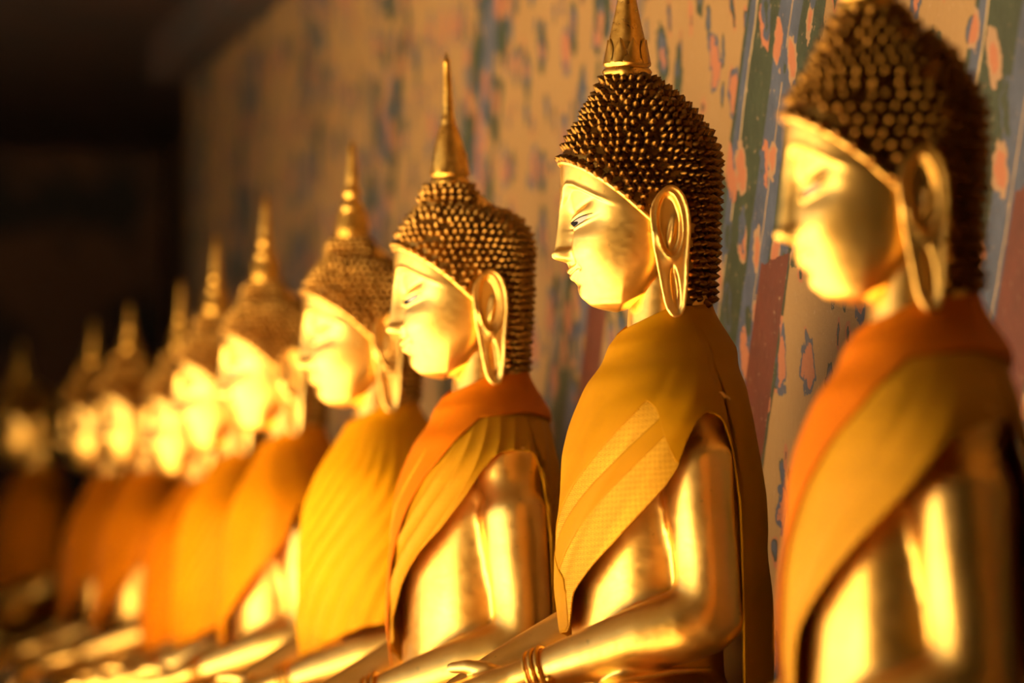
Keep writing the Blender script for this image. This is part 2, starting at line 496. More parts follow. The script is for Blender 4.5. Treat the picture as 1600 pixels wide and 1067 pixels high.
def head_surf(t, z):
    """t: angle, 0 = front, + = statue's left.  Returns F, L, z (mm) of the gilded face"""
    t = np.asarray(t, float); z = np.asarray(z, float)
    ff, fb, w = hs(z, HF), hs(z, HB), hs(z, HW)
    fc = 0.42 * ff + 0.58 * fb
    c, s = np.cos(t), np.sin(t)
    n = 2 / 2.12
    a = np.where(c >= 0, ff - fc, fc - fb)
    F = fc + a * np.sign(c) * np.abs(c) ** n
    L = w * np.sign(s) * np.abs(s) ** n
    y = np.abs(L)
    front = sstep(0.0, 0.25, c)
    d = np.zeros_like(F)
    # brow: the forehead overhangs the eye sockets along an arch
    zb = smooth_interp(y, [0, 5, 10, 16, 26, 40, 55, 70, 85], [732, 739, 754, 765, 772, 770, 760, 746, 730], 2.5)
    sock = sstep(-2.0, 7.0, zb - z) * sstep(690, 722, z) * (1 - sstep(52, 82, y)) * sstep(2, 19, y)
    d -= 9.0 * sock
    d += 3.0 * np.exp(-((z - zb - 3) / 3.8) ** 2) * (1 - sstep(60, 80, y)) * sstep(3, 19, y)
    # lids
    ze = smooth_interp(y, [12, 20, 32, 45, 52, 70], [707, 709, 713, 720.5, 725, 735], 2)
    lat = np.exp(-(((y - 35) / 19.0) ** 4))
    d += 10.5 * np.exp(-((z - (ze + 7)) / 9.5) ** 2) * lat
    d -= 1.6 * np.exp(-((z - (ze + 22)) / 4.0) ** 2) * lat
    d -= 2.6 * np.exp(-((z - (ze - 1.5)) / 2.0) ** 2) * lat
    d += 1.3 * np.exp(-((z - (ze - 6)) / 2.6) ** 2) * lat
    # cheeks
    d += 5.0 * np.exp(-((y - 44) / 22.0) ** 2 - ((z - 672) / 24.0) ** 2)
    d -= 2.5 * np.exp(-((y - 24) / 8.0) ** 2 - ((z - 655) / 12.0) ** 2)
    # nose
    nh = smooth_interp(z, [650, 656, 657.5, 660, 663, 668, 675, 686, 702, 725, 750, 775], [0, 1.5, 7, 15.5, 18.5, 19.5, 19, 17.3, 14.3, 10, 5, 0], 0.9)
    nw = smooth_interp(z, [655, 668, 685, 710, 750], [14.5, 15.5, 12.5, 10, 9.5], 4)
    d += nh * np.exp(-np.abs(y / nw) ** 2.6)
    d += 13.5 * np.exp(-(np.abs(y - 15) / 7.0) ** 2.6 - np.abs((z - 667) / 9.0) ** 4)
    d -= 4.0 * np.exp(-((y - 7) / 3.2) ** 2 - ((z - 659.5) / 2.0) ** 2)
    d -= 5.0 * np.exp(-((y - 19) / 6.5) ** 2 - np.abs((z - 700) / 30.0) ** 3)
    # philtrum and lips
    d -= 1.5 * np.exp(-(y / 3.0) ** 2 - ((z - 652) / 4.0) ** 2)
    zl = 637.5 + 9.0 * (np.clip(y, 0, 32) / 28.0) ** 2 - 1.0 * np.exp(-(y / 4) ** 2)
    fade = np.clip(1 - (y / 30.0) ** 2, 0, 1) ** 0.5
    hu = 7.5 * (1 - 0.45 * (np.clip(y, 0, 30) / 30)) - 1.2 * np.exp(-(y / 3.5) ** 2)
    d += 5.0 * fade * np.exp(-np.abs((z - zl - hu * 0.6) / (hu * 0.62)) ** 2.6)
    hl = 8.5 * (1 - 0.55 * (np.clip(y, 0, 30) / 30) ** 1.5)
    d += 4.8 * fade * (1 - 0.5 * (np.clip(y, 0, 30) / 30)) * np.exp(-np.abs((z - zl + hl * 0.65) / (hl * 0.62)) ** 2.6)
    d -= 2.2 * np.exp(-((z - zl) / 1.5) ** 2) * np.exp(-(y / 27.0) ** 6)
    d -= 3.5 * np.exp(-((y - 31) / 5.0) ** 2 - ((z - 646) / 5.0) ** 2)
    d -= 3.0 * np.exp(-(y / 20.0) ** 2 - ((z - 620.5) / 4.5) ** 2)
    d += 4.0 * np.exp(-(y / 20.0) ** 2 - ((z - 603) / 10.0) ** 2)
    F = F + d * front
    # jaw rises from the chin to the ear
    z2 = z + np.clip(76 - F, 0, 90) * 0.50 * (1 - sstep(580, 690, z))
    return F, L, z2


NT, NZ = 260, 300
u = np.linspace(-1, 1, NT, endpoint=False)
tt = np.pi * (0.45 * u + 0.55 * u ** 3)
zz = np.concatenate([577 + 11 * np.linspace(0, 1, 14, endpoint=False) ** 1.6,
                     np.linspace(588, 830, NZ - 20), np.linspace(836, 920, 10)])
NZ = len(zz)
T, Zg = np.meshgrid(tt, zz)
hf, hl_, hz = head_surf(T, Zg)
head_v = loc(hf, hl_, hz).reshape(-1, 3)
head_f = [f[::-1] for f in grid_faces(NT, NZ, True)]
head_v = np.vstack([head_v, loc([42.], [0.], [590.]), loc([33.], [0.], [925.])])
nb = NT * NZ
for i in range(NT):
    head_f.append((i, (i + 1) % NT, nb))
    k = (NZ - 1) * NT
    head_f.append((k + (i + 1) % NT, k + i, nb + 1))

# ------------------------------------------------------------------ body (torso, arms, legs, hands): one skin
def P(F, L, z):
    return Vector(loc(F, L, z))


body = Build()
secs = [(-135, -20, 95, 130), (-110, -10, 125, 185), (-60, 0, 122, 180), (0, 25, 108, 168), (60, 30, 110, 172), (110, 31, 112, 176), (200, 31, 114, 182),
        (270, 29, 116, 184), (350, 22, 112, 184), (400, 14, 104, 180), (440, 6, 88, 160), (475, 0, 74, 122),
        (505, -3, 66, 86), (530, -5, 63, 66), (560, -4, 64, 59), (600, -6, 62, 58), (645, -8, 60, 57)]
zs = np.linspace(-135, 645, 60)
sz = [s[0] for s in secs]
fc_, dp_, wd_ = (smooth_interp(zs, sz, [s[k] for s in secs], 14) for k in (1, 2, 3))
ta = np.linspace(0, 2 * np.pi, 64, endpoint=False)
vv = []
for z_, f_, d_, w_ in zip(zs, fc_, dp_, wd_):
    c, s = np.cos(ta), np.sin(ta)
    n = 2 / 2.6
    vv.append(loc(f_ + d_ * np.sign(c) * np.abs(c) ** n, w_ * np.sign(s) * np.abs(s) ** n, np.full_like(ta, z_)))
vv = np.concatenate(vv)
bf = [f[::-1] for f in grid_faces(64, 60, True)] + [tuple(range(64)), tuple(range(59 * 64 + 63, 59 * 64 - 1, -1))]
body.add(vv, bf)
for sgn in (1, -1):
    body.tube([P(0, sgn * 120, 430), P(-12, sgn * 188, 405), P(-16, sgn * 205, 350), P(-20, sgn * 216, 270), P(-26, sgn * 223, 190), P(-26, sgn * 228, 118)],
              [0.058, 0.067, 0.063, 0.057, 0.053, 0.053], 24)
    body.tube([P(-20, sgn * 95, -55), P(70, sgn * 200, -52), P(160, sgn * 290, -68), P(190, sgn * 320, -75)], [0.095, 0.088, 0.070, 0.062], 24)   # thigh
    body.tube([P(190, sgn * 322, -78), P(270, sgn * 210, -82), P(290, sgn * 60, -85), P(270, -sgn * 90, -88)], [0.060, 0.062, 0.050, 0.040], 24)      # shin
# near forearm to the lap
body.tube([P(-26, 228, 116), P(14, 222, 100), P(70, 203, 84), P(150, 168, 55), P(228, 130, 28)], [0.056, 0.056, 0.050, 0.040, 0.028], 24)
# far forearm resting over the knee
body.tube([P(-26, -228, 118), P(30, -242, 108), P(116, -248, 74), P(210, -248, 28), P(300, -244, -20)], [0.054, 0.053, 0.046, 0.037, 0.028], 24)
body_me = remesh(body.mesh('body_raw'), 0.007, 12, 0.5)
bv, bfaces = mesh_arrays(body_me)

hand = Build()
# near hand: back of the hand up, fingers stretched across the lap
hand.tube([P(196, 133, 40), P(222, 116, 30), P(248, 97, 20), P(275, 74, 12), P(296, 54, 8)], [0.026, 0.028, 0.038, 0.043, 0.040], 20, squash=[0.95, 0.85, 0.62, 0.5, 0.42])
for k, (dx, ln) in enumerate(((-30, 66), (-10, 76), (10, 72), (28, 58))):
    bx_, by_ = 296 + dx * 0.65, 54 - (-dx) * 0.75
    q0 = (bx_, by_, 10)
    dF, dL = 0.75, -0.66
    hand.tube([P(q0[0] - 14 * dF, q0[1] - 14 * dL, 11), P(q0[0] + ln * .4 * dF, q0[1] + ln * .4 * dL, 9), P(q0[0] + ln * .75 * dF, q0[1] + ln * .75 * dL, 2), P(q0[0] + ln * dF, q0[1] + ln * dL, -6)],
              [0.0105, 0.010, 0.009, 0.0075], 10)
hand.tube([P(228, 95, 26), P(262, 84, 40), P(290, 66, 46), P(312, 50, 44)], [0.016, 0.014, 0.0115, 0.009], 12)
# far hand, hanging over the knee
hand.tube([P(290, -244, -16), P(320, -246, -30), P(348, -250, -50), P(364, -252, -72)], [0.028, 0.034, 0.042, 0.038], 20, squash=[0.9, 0.7, 0.5, 0.4])
for dx, ln in ((-30, 58), (-10, 72), (10, 76), (30, 66)):
    hand.tube([P(358, -252 + dx, -62), P(372, -252 + dx * 1.1, -92), P(374, -252 + dx * 1.15, -62 - ln)], [0.0105, 0.0098, 0.008], 10)
hand.tube([P(330, -222, -36), P(352, -204, -56), P(362, -200, -80)], [0.015, 0.013, 0.010], 10)
hand.v = [(x - 0.026, y, z - 0.009) for x, y, z in hand.v]
hand_me = remesh(hand.mesh('hand_raw'), 0.003, 3, 0.5)
hv, hfaces = mesh_arrays(hand_me)


o1 = len(bv); o2 = o1 + len(hv)
FIGURE = mesh_from('figure', np.vstack([bv, hv, head_v]),
                   bfaces + [tuple(i + o1 for i in f) for f in hfaces] + [tuple(i + o2 for i in f) for f in head_f])

# ------------------------------------------------------------------ ears
ear_out = [(1047, 294), (1038, 297), (1028, 306), (1020, 318), (1016, 330), (1016, 346), (1019, 377), (1026, 412), (1033, 445), (1040, 474), (1047, 488),
           (1056, 493), (1066, 487), (1070, 468), (1072, 440), (1073, 405), (1076, 370), (1075, 338), (1068, 312), (1058, 299)]


def ear_p(x, y, off=0.0):
    F = 1040 - x + 15
    L = 92 + (x - 1016) / 60 * 7 + off - sstep(400, 495, np.float64(y)) * 6
    return loc(F, L, 1061 - y)


def catmull(pts, n, closed=False):
    pts = np.asarray(pts, float); m = len(pts); out = []
    rngk = range(m) if closed else range(m - 1)
    for i in rngk:
        p0, p1, p2, p3 = (pts[(i - 1) % m], pts[i], pts[(i + 1) % m], pts[(i + 2) % m]) if closed else \
            (pts[max(i - 1, 0)], pts[i], pts[i + 1], pts[min(i + 2, m - 1)])
        for k in range(n):
            t = k / n
            out.append(0.5 * ((2 * p1) + (-p0 + p2) * t + (2 * p0 - 5 * p1 + 4 * p2 - p3) * t * t + (-p0 + 3 * p1 - 3 * p2 + p3) * t ** 3))
    if not closed: out.append(pts[-1])
    return np.array(out)


eb = Build()
rim = catmull(ear_out, 4, True)


def inside(poly, x, y):
    c = np.zeros(np.shape(x), bool); m = len(poly)
    for a in range(m):
        x0, y0 = poly[a]; x1, y1 = poly[(a + 1) % m]
        cr = ((y0 > y) != (y1 > y))
        with np.errstate(divide='ignore', invalid='ignore'):
            xi = (x1 - x0) * (y - y0) / (y1 - y0 + 1e-12) + x0
        c ^= cr & (x < xi)
    return c


def ear_relief(x, y):
    dens = catmull(ear_out, 10, True)
    d = np.min(np.hypot(x[..., None] - dens[:, 0], y[..., None] - dens[:, 1]), -1)
    el = lambda cx, cy_, ax, ay, tl: (((x - cx) - tl * (y - cy_)) / ax) ** 2 + ((y - cy_) / ay) ** 2
    h = 1.5 + 3.0 * np.exp(-(d / 3.6) ** 2) * (1 - 0.75 * sstep(365, 400, y) * (x < 1046))
    h -= 7.5 * sstep(1.35, 0.75, el(1045, 352, 17, 44, 0.06))
    h += 2.0 * np.exp(-((el(1045, 352, 18, 45, 0.06) - 1.25) / 0.22) ** 2)
    h += 5.5 * np.exp(-(el(1050, 362, 4.5, 20, -0.15)) ** 1.5)
    h += 5.0 * np.exp(-el(1026, 372, 6.5, 17, 0.22))
    h += 2.5 * np.exp(-el(1042, 402, 14, 9, 0))
    h -= 7.5 * sstep(1.5, 0.4, el(1054, 448, 5.5, 30, 0.12))
    h += 1.5 * np.exp(-((x - (1040 + 0.1 * (y - 440))) / 5) ** 2) * sstep(410, 440, y)
    return h


gx = np.arange(1013, 1080, 1.5); gy = np.arange(291, 497, 1.5)
GX, GY = np.meshgrid(gx, gy)
ins = inside(rim, GX, GY)
GH = ear_relief(GX, GY)
vid = -np.ones(GX.shape, int); vl = []
for a in range(GX.shape[0]):
    for b_ in range(GX.shape[1]):
        if ins[a, b_]:
            vid[a, b_] = len(vl); vl.append((GX[a, b_], GY[a, b_], GH[a, b_]))
nt0 = len(vl)
tv = [ear_p(x, y, h) for x, y, h in vl] + [ear_p(x, y, -13) for x, y, h in vl]
tf_ = []; edges = {}
for a in range(GX.shape[0] - 1):
    for b_ in range(GX.shape[1] - 1):
        q = (vid[a, b_], vid[a, b_ + 1], vid[a + 1, b_ + 1], vid[a + 1, b_])
        if min(q) < 0: continue
        tf_.append(q); tf_.append(tuple(i_ + nt0 for i_ in q[::-1]))
        for k in range(4):
            e = (q[k], q[(k + 1) % 4])
            if e[::-1] in edges: del edges[e[::-1]]
            else: edges[e] = 1
for (a, b_) in edges:
    tf_.append((b_, a, a + nt0, b_ + nt0))
eb.add(tv, tf_)
eb.tube([ear_p(x + (1046 - x) * 0.05, y, 1.2) for x, y in rim], 0.0026, 8, closed=True)
EAR_L = remesh(eb.mesh('ear_raw'), 0.0014, 5, 0.5)
EAR_L.name = 'ear'
ev, ef = mesh_arrays(EAR_L)
ev2 = ev.copy(); ev2[:, 1] *= -1
EAR_R = mesh_from('ear_far', ev2, [f[::-1] for f in ef])

# ------------------------------------------------------------------ painted eyes
def eye_patch(sgn, y0, y1, lo_fn, hi_fn, off, name):
    ys = np.linspace(y0, y1, 40)
    ze = smooth_interp(ys, [12, 20, 32, 45, 52, 70], [707, 709, 713, 720.5, 725, 735], 2)
    s = (ys - y0) / (y1 - y0)
    verts = []
    nv = 6
    tg = np.linspace(0, 1.45, 600)
    for j in range(nv):
        z = ze + lo_fn(s) + (hi_fn(s) - lo_fn(s)) * j / (nv - 1)
        for k in range(len(ys)):
            F, L, z2 = head_surf(tg, np.full_like(tg, z[k]))
            Fi = np.interp(ys[k], L, F)
            verts.append(loc(Fi + off, (ys[k] + off * 0.6) * sgn, z[k]))
    fs = grid_faces(len(ys), nv)
    return mesh_from(name, verts, fs if sgn > 0 else [f[::-1] for f in fs])


lens_ = lambda s: np.sin(np.pi * np.clip(s, 0, 1)) ** 0.8
EYE_W = {s: eye_patch(s, 18.5, 51, lambda q: -3.2 * lens_(q) - 0.3, lambda q: 3.0 * lens_(q) + 0.3, 1.0, 'eye_white') for s in (1, -1)}
EYE_P = {s: eye_patch(s, 20, 37, lambda q: -2.9 * lens_(q), lambda q: 3.0 * lens_(q), 1.5, 'pupil') for s in (1, -1)}
EYE_L = {s: eye_patch(s, 17, 55, lambda q: 2.2 * lens_(q), lambda q: 2.2 * lens_(q) + 1.5, 1.7, 'lid_line') for s in (1, -1)}

# ------------------------------------------------------------------ hair
R_Z = [590, 620, 660, 700, 740, 780, 817, 835, 857, 877, 900, 917, 935, 950]
HAIRS = {
    'cone': dict(z=R_Z, f=[150, 150, 155, 160, 164, 166, 164, 156, 143, 130, 117, 107, 98, 90],
                 b=[-72, -74, -75, -76, -78, -80, -80, -77, -66, -52, -32, -12, 14, 28],
                 w=[66, 72, 79, 84, 87, 88, 87, 84, 78, 70, 60, 51, 41, 33], top=950),
    'knob': dict(z=[590, 620, 660, 700, 740, 780, 817, 835, 852, 866, 876, 882, 889, 900, 914, 928],
                 f=[150, 150, 155, 160, 164, 166, 163, 155, 143, 131, 124, 118, 118, 116, 108, 96],
                 b=[-72, -74, -75, -76, -78, -80, -80, -77, -68, -50, -22, 8, 12, 14, 22, 32],
                 w=[66, 72, 79, 84, 87, 88, 87, 84, 78, 68, 57, 48, 47, 46, 40, 32], top=928),
}
HAIRS['coarse'] = dict(HAIRS['cone'], pitch=1.30)
HL_T = np.radians([0, 12, 25, 40, 55, 68, 78, 88, 96, 101, 105, 112, 130, 180])
HL_Z = [812, 811, 807, 796, 779, 757, 735, 712, 690, 640, 600, 588, 584, 584]


def hairline(t):
    return smooth_interp(np.abs(t), HL_T, HL_Z, 0.03)


def hair_surf(kind, t, z):
    h = HAIRS[kind]
    ff, fb, w = (smooth_interp(z, h['z'], h[k], 4.0) for k in 'fbw')
    fc = 0.42 * ff + 0.58 * fb
    c, s = np.cos(t), np.sin(t)
    n = 2 / 2.08
    a = np.where(c >= 0, ff - fc, fc - fb)
    return fc + a * np.sign(c) * np.abs(c) ** n, w * np.sign(s) * np.abs(s) ** n


def make_hair(kind):
    h = HAIRS[kind]; top = h['top']; pit = h.get('pitch', 1.0)
    nt_, nv_ = 160, 70
    t = np.linspace(-np.pi, np.pi, nt_, endpoint=False)
    verts = []
    zl = hairline(t)
    # tucked-in edge first so that the cap has thickness at the hairline
    F, L = hair_surf(kind, t, zl); fm = 45.0
    verts.append(loc(fm + (F - fm) * 0.90, L * 0.90, zl - 1))
    for j in range(nv_):
        s = j / (nv_ - 1)
        z = zl + (top - zl) * s
        F, L = hair_surf(kind, t, z)
        verts.append(loc(F, L, z))
    v = np.concatenate(verts)
    f = [q[::-1] for q in grid_faces(nt_, nv_ + 1, True)]
    f.append(tuple(range(nv_ * nt_, (nv_ + 1) * nt_))[::-1])
    me = mesh_from('hair_cap', v, f)
    # curls, row by row
    pts = []
    zr = 588.0; row = 0
    tf = np.linspace(-np.pi, np.pi, 721)
    while zr < top - 4:
        F, L = hair_surf(kind, tf, np.full_like(tf, zr))
        seg = np.hypot(np.diff(F), np.diff(L)); arc = np.concatenate([[0], np.cumsum(seg)])
        cnt = max(6, int(round(arc[-1] / (13.4 * pit))))
        for k in range(cnt):
            a = np.interp((k + 0.5 * (row % 2)) / cnt * arc[-1], arc, tf)
            a += random.uniform(-.5, .5) * 2.0 / 80
            z = zr + random.uniform(-1.6, 1.6)
            if z > hairline(np.array([a]))[0] + 5.5:
                pts.append((a, z))
        # next row: 11 mm further along the surface (steepest of front/side slope)
        d = 1.0
        F2, L2 = hair_surf(kind, tf, np.full_like(tf, zr + d))
        slope = float(np.sqrt(1 + (np.mean(np.hypot(F2 - F, L2 - L)) / d) ** 2))
        far_ = float(np.sqrt(1 + (np.max(np.hypot(F2 - F, L2 - L)) / d) ** 2))
        zr += 11.8 * pit / min(max(slope, far_ * 0.9), 14.0)
        row += 1
    # a row along the hairline of the brow
    t_ = -1.5
    while t_ < 1.5:
        pts.append((t_, float(hairline(np.array([t_]))[0]) + 4.5)); t_ += 0.125 * pit
    out = []
    kept = []
    poly = np.array(ear_out, float)
    fill = []
    for _ in range(2500):
        fill.append((random.uniform(-math.pi, math.pi), random.uniform(590, top - 5)))
    for num, (a, z) in enumerate(pts[::-1] + fill):
        gap = (0.0104 if num < len(pts) else 0.0122) * pit
        if z < hairline(np.array([a]))[0] + 5.5 - 1.1: continue
        F, L = hair_surf(kind, np.array([a]), np.array([z]))
        q = loc(F, L, np.array([z]))[0]
        if kept and np.min(np.sum((np.array(kept) - q) ** 2, 1)) < gap ** 2: continue
        ex, ey = 1040 + 15 - F[0], 1061 - z
        if abs(L[0]) > 40 and (inside(rim, np.array([ex]), np.array([ey]))[0] or np.min(np.hypot(rim[:, 0] - ex, rim[:, 1] - ey)) < 5.5): continue
        kept.append(q)
        e = 0.004
        A = np.array([a, a + e, a]); Zs = np.array([z, z, z + 0.5])
        F, L = hair_surf(kind, A, Zs)
        q = loc(F, L, Zs)
        nrm = np.cross(q[1] - q[0], q[2] - q[0]); nrm /= (np.linalg.norm(nrm) + 1e-12)
        cen = loc(45., 0., 750.)
        if np.dot(nrm, q[0] - cen) < 0: nrm = -nrm
        out.append((Vector(q[0]), Vector(nrm)))
    # hairline roll
    t = np.linspace(-1.70, 1.70, 120)
    zl = hairline(t)
    F, L = hair_surf(kind, t, zl)
    b = Build(); b.tube([Vector(p) for p in loc(F + 1.0 * np.cos(t), L * 0.985, zl - 1.5)], 0.0037, 8)
    return me, out, b.mesh('hairline_roll')


# one curl: a snail-shell cone with a bent tip
cb_v, cb_f = [], []
prof = [(0.0084, -0.0030), (0.0076, 0.0018), (0.0047, 0.0064), (0.0018, 0.0098)]
SEG = 7
for j, (r, h) in enumerate(prof):
    for i in range(SEG):
        a = 2 * math.pi * i / SEG + j * 0.35
        cb_v.append((r * math.cos(a) + 0.0003 * j, r * math.sin(a), h))
cb_f = grid_faces(SEG, len(prof), True)
cb_v.append((0.0012, 0, 0.0118))
for i in range(SEG):
    cb_f.append(((len(prof) - 1) * SEG + i, (len(prof) - 1) * SEG + (i + 1) % SEG, len(cb_v) - 1))
CURL_V = np.array(cb_v)


def curl_matrix(p, nrm, k, size=1.0):
    q = nrm.to_track_quat('Z', 'Y').to_matrix().to_4x4()
    s = size * (1.0 + 0.12 * math.sin(k * 12.9898))
    return Matrix.Translation(p) @ q @ Matrix.Rotation(k * 2.4, 4, 'Z') @ Matrix.Scale(s, 4)


def curls_mesh(lst, name, size=1.0):
    V = []; Fc = []
    for k, (p, nrm) in lst:
        M = np.array(curl_matrix(p, nrm, k, size))
        o = len(V) * len(CURL_V)
        V.append(CURL_V @ M[:3, :3].T + M[:3, 3])
        Fc.extend([tuple(i + o for i in f) for f in cb_f])
    return mesh_from(name, np.concatenate(V), Fc)


HAIR = {k: make_hair(k) for k in HAIRS}
CURL = {}
for hm in ('dark', 'gold'):
    CURL[hm] = mesh_from('curl', CURL_V, cb_f)
    CURL[hm].materials.append(HAIR_DARK if hm == 'dark' else HAIR_GOLD)
CURLS_ALL = {'knob': curls_mesh(list(enumerate(HAIR['knob'][1])), 'curls')}
CURLS_ALL['knob'].materials.append(HAIR_GOLD)
for k in HAIRS:
    HAIR[k][0].materials.append(HAIR_GOLD)
    HAIR[k][2].materials.append(GOLD)
HAIR_CAP_DARK = HAIR['cone'][0].copy(); HAIR_CAP_DARK.materials.clear(); HAIR_CAP_DARK.materials.append(HAIR_DARK)

# ------------------------------------------------------------------ spires
def spire_mesh(z0, f0, prof, seg=28, name='spire', lean=0.0, ridge=0.0):
    v = []; f = []
    for r, h in prof:
        for i in range(seg):
            a = 2 * math.pi * i / seg
            rr = r * (1 + ridge * (abs(math.cos(2 * a)) - 0.5))
            v.append(loc(f0 + rr * math.cos(a) + lean * h, rr * math.sin(a), z0 + h))
    f = [q[::-1] for q in grid_faces(seg, len(prof), True)]
    f.append(tuple(range(seg))); f.append(tuple(range((len(prof) - 1) * seg, len(prof) * seg))[::-1])
    return mesh_from(name, v, f)


def petal_mesh():
    """pointed leaf lying on the cone: x = across, y = up, z = out (mm)"""
    v = []; n_, m_ = 9, 7
    for j in range(n_):
        s = j / (n_ - 1)
        w = 10.5 * (math.sin(math.pi * (0.25 + 0.75 * s)) ** 0.8 if s < 1 else 0.0)
        for i in range(m_):
            q = -1 + 2 * i / (m_ - 1)
            v.append((q * w / 1000, s * 40 / 1000, (4.2 * (1 - q * q) + 1.0 * (abs(q) > 0.6) + 2.5 * s * s) / 1000))
    return mesh_from('petal', v, grid_faces(m_, n_))


PETAL = petal_mesh(); PETAL.materials.append(GOLD_SPIRE)
cone_prof = [(36, -14), (36, -2), (37.5, 2), (35, 6), (32.5, 8), (32.5, 10), (35.5, 12), (36, 16), (34, 22), (31, 34), (28, 48), (25, 62), (21, 80), (17, 100),
             (14.5, 112), (14.2, 116), (16.5, 119), (14.5, 123), (12, 128), (10, 150), (7.5, 180), (5, 205), (3, 222), (0.6, 232)]
stick_prof = [(35, -16), (35, -4), (36.5, 0), (34, 5), (31, 8), (34, 11), (34.5, 18), (33, 30), (30, 48), (26, 66), (21, 84), (16, 98), (12.5, 106), (13.5, 110), (11, 114),
              (9.5, 130), (8.5, 160), (7, 190), (6, 212), (7.2, 216), (4, 220), (0.6, 232)]
bead_prof = [(34, -16), (34, -2), (35, 4), (36, 14), (35, 26), (30, 36), (24, 42), (21, 46), (24, 52), (25, 60), (22, 68), (16, 74), (15, 78), (18, 84), (19, 91), (16, 98), (12, 103),
             (13, 110), (12.5, 120), (10.5, 140), (9, 160), (7, 180), (3.5, 192), (0.6, 198)]
SPIRES = {'cone': spire_mesh(950, 60, cone_prof, ridge=0.10), 'stick': spire_mesh(928, 64, stick_prof, lean=0.03), 'bead': spire_mesh(928, 64, bead_prof),
          'short': spire_mesh(928, 64, [(r, h * 0.72) for r, h in bead_prof])}
for s in SPIRES.values():
    s.materials.append(GOLD_SPIRE)

# ------------------------------------------------------------------ robes
RB_Z = [600, 585, 560, 545, 525, 505, 485, 465, 445, 425, 400, 360, 300, 250, 150, 80, -120]
RB_F = [62, 63, 66, 72, 84, 95, 106, 116, 126, 134, 143, 154, 162, 166, 166, 157, 150]
RB_B = [-70, -73, -86, -97, -104, -108, -111, -113, -116, -121, -127, -136, -146, -151, -154, -154, -154]
RB_W = [64, 68, 78, 94, 126, 158, 190, 219, 243, 258, 270, 278, 286, 290, 293, 295, 302]


def robe_pt(t, z, infl=0.0):
    ff, fb, w = (smooth_interp(z, RB_Z, q, 8.0) for q in (RB_F, RB_B, RB_W))
    c, s = np.cos(t), np.sin(t)
    F = np.where(c >= 0, (ff + infl) * c, -(fb - infl) * c)
    return F, (w + infl) * s


def folds(t, z, kind):
    """diagonal drape: folds run from the near shoulder down to the front"""
    td = np.degrees(t)
    c = (z - 90) / 350.0 - (td - 5) / 75.0
    low = sstep(560, 420, z)
    if kind == 'taut':
        d = 3.0 * np.sin(c * 5.2 + 0.6) + 1.6 * np.sin(c * 11 + 2 + td * 0.02)
        d += 3.0 * np.sin(z * 0.085 - td * 0.035 + 0.7 * np.sin(td * 0.04)) * sstep(420, 500, z) * sstep(560, 525, z) / np.maximum(low, 0.15)
        d += 3.0 * np.exp(-((c + 0.12) / 0.07) ** 2) - 2.5 * np.exp(-((c - 0.18) / 0.06) ** 2)
    elif kind == 'folded':
        x = c * 17 + 0.8 * np.sin(td * 0.05) + 0.7 * np.sin(z * 0.02)
        d = 5.5 * (1 - np.abs(np.sin(x)) ** 0.7 * 1.5) + 2.5 * np.sin(c * 7)
    else:
        x = td * 0.14 + 0.8 * np.sin(z * 0.012)
        d = 4.0 * np.sin(x) + 3.0 * np.sin(c * 8 + 1)
    return d * low


HEMS = {
    'shawl': ([-180, -120, -60, -30, -5, 8, 13, 19, 46, 72, 79, 84, 90, 98, 106, 112, 115, 117, 118, 122, 180],
              [-100, 40, 60, 80, 86, 88, 98, 147, 222, 305, 334, 375, 404, 418, 414, 404, 370, 280, -60, -100, -100]),
    'wide': ([-180, -120, -60, -30, -8, 4, 10, 16, 46, 72, 79, 86, 95, 105, 118, 128, 133, 135, 136, 140, 180],
             [-100, 40, 60, 60, 60, 70, 120, 185, 280, 358, 385, 405, 415, 425, 432, 436, 420, 300, -60, -100, -100]),
    'slung': ([-180, -120, -60, -30, -10, 2, 8, 15, 45, 58, 68, 76, 82, 95, 112, 116, 118, 119, 122, 180],
              [-100, 40, 60, 90, 105, 118, 165, 222, 315, 365, 412, 436, 446, 450, 446, 420, 300, -60, -100, -100]),
    'full': ([-180, -120, -60, -30, 0, 20, 40, 60, 80, 95, 110, 118, 121, 124, 180],
             [-100, 40, 60, 70, 80, 92, 118, 142, 150, 150, 146, 130, -60, -100, -100]),
}


def robe_mesh(hem, fold, infl=0.0, top_fn=None, hem_fn=None, t_rng=(-180, 180), nt_=300, nv_=80, name='robe'):
    t = np.radians(np.linspace(t_rng[0], t_rng[1], nt_))
    td = np.degrees(t)
    zt = smooth_interp(np.abs(td), [0, 25, 60, 90, 140, 180], [545, 553, 572, 583, 592, 594], 6) + 1.5 * np.sin(t * 5) if top_fn is None else top_fn(td)
    zh = smooth_interp(td, HEMS[hem][0], HEMS[hem][1], 1.2) if hem_fn is None else hem_fn(td)
    zh = np.minimum(zh, zt - 1)
    V = []; UV = []
    for j in range(nv_):
        s = j / (nv_ - 1)
        z = zt + (zh - zt) * s
        d = folds(t, z, fold)
        F, L = robe_pt(t, z, infl)
        F, L = robe_pt(t, z, infl + np.maximum(d, -4.0))
        V.append(loc(F, L, z))
        w = 200.0
        UV.append(np.stack([w * t + 0.06 * z, z - 0.06 * w * t], -1))
    return mesh_from(name, np.concatenate(V), grid_faces(nt_, nv_), uv=np.concatenate(UV))


def add_solid(o, th):
    m = o.modifiers.new('thickness', 'SOLIDIFY'); m.thickness = th; m.offset = 0.0


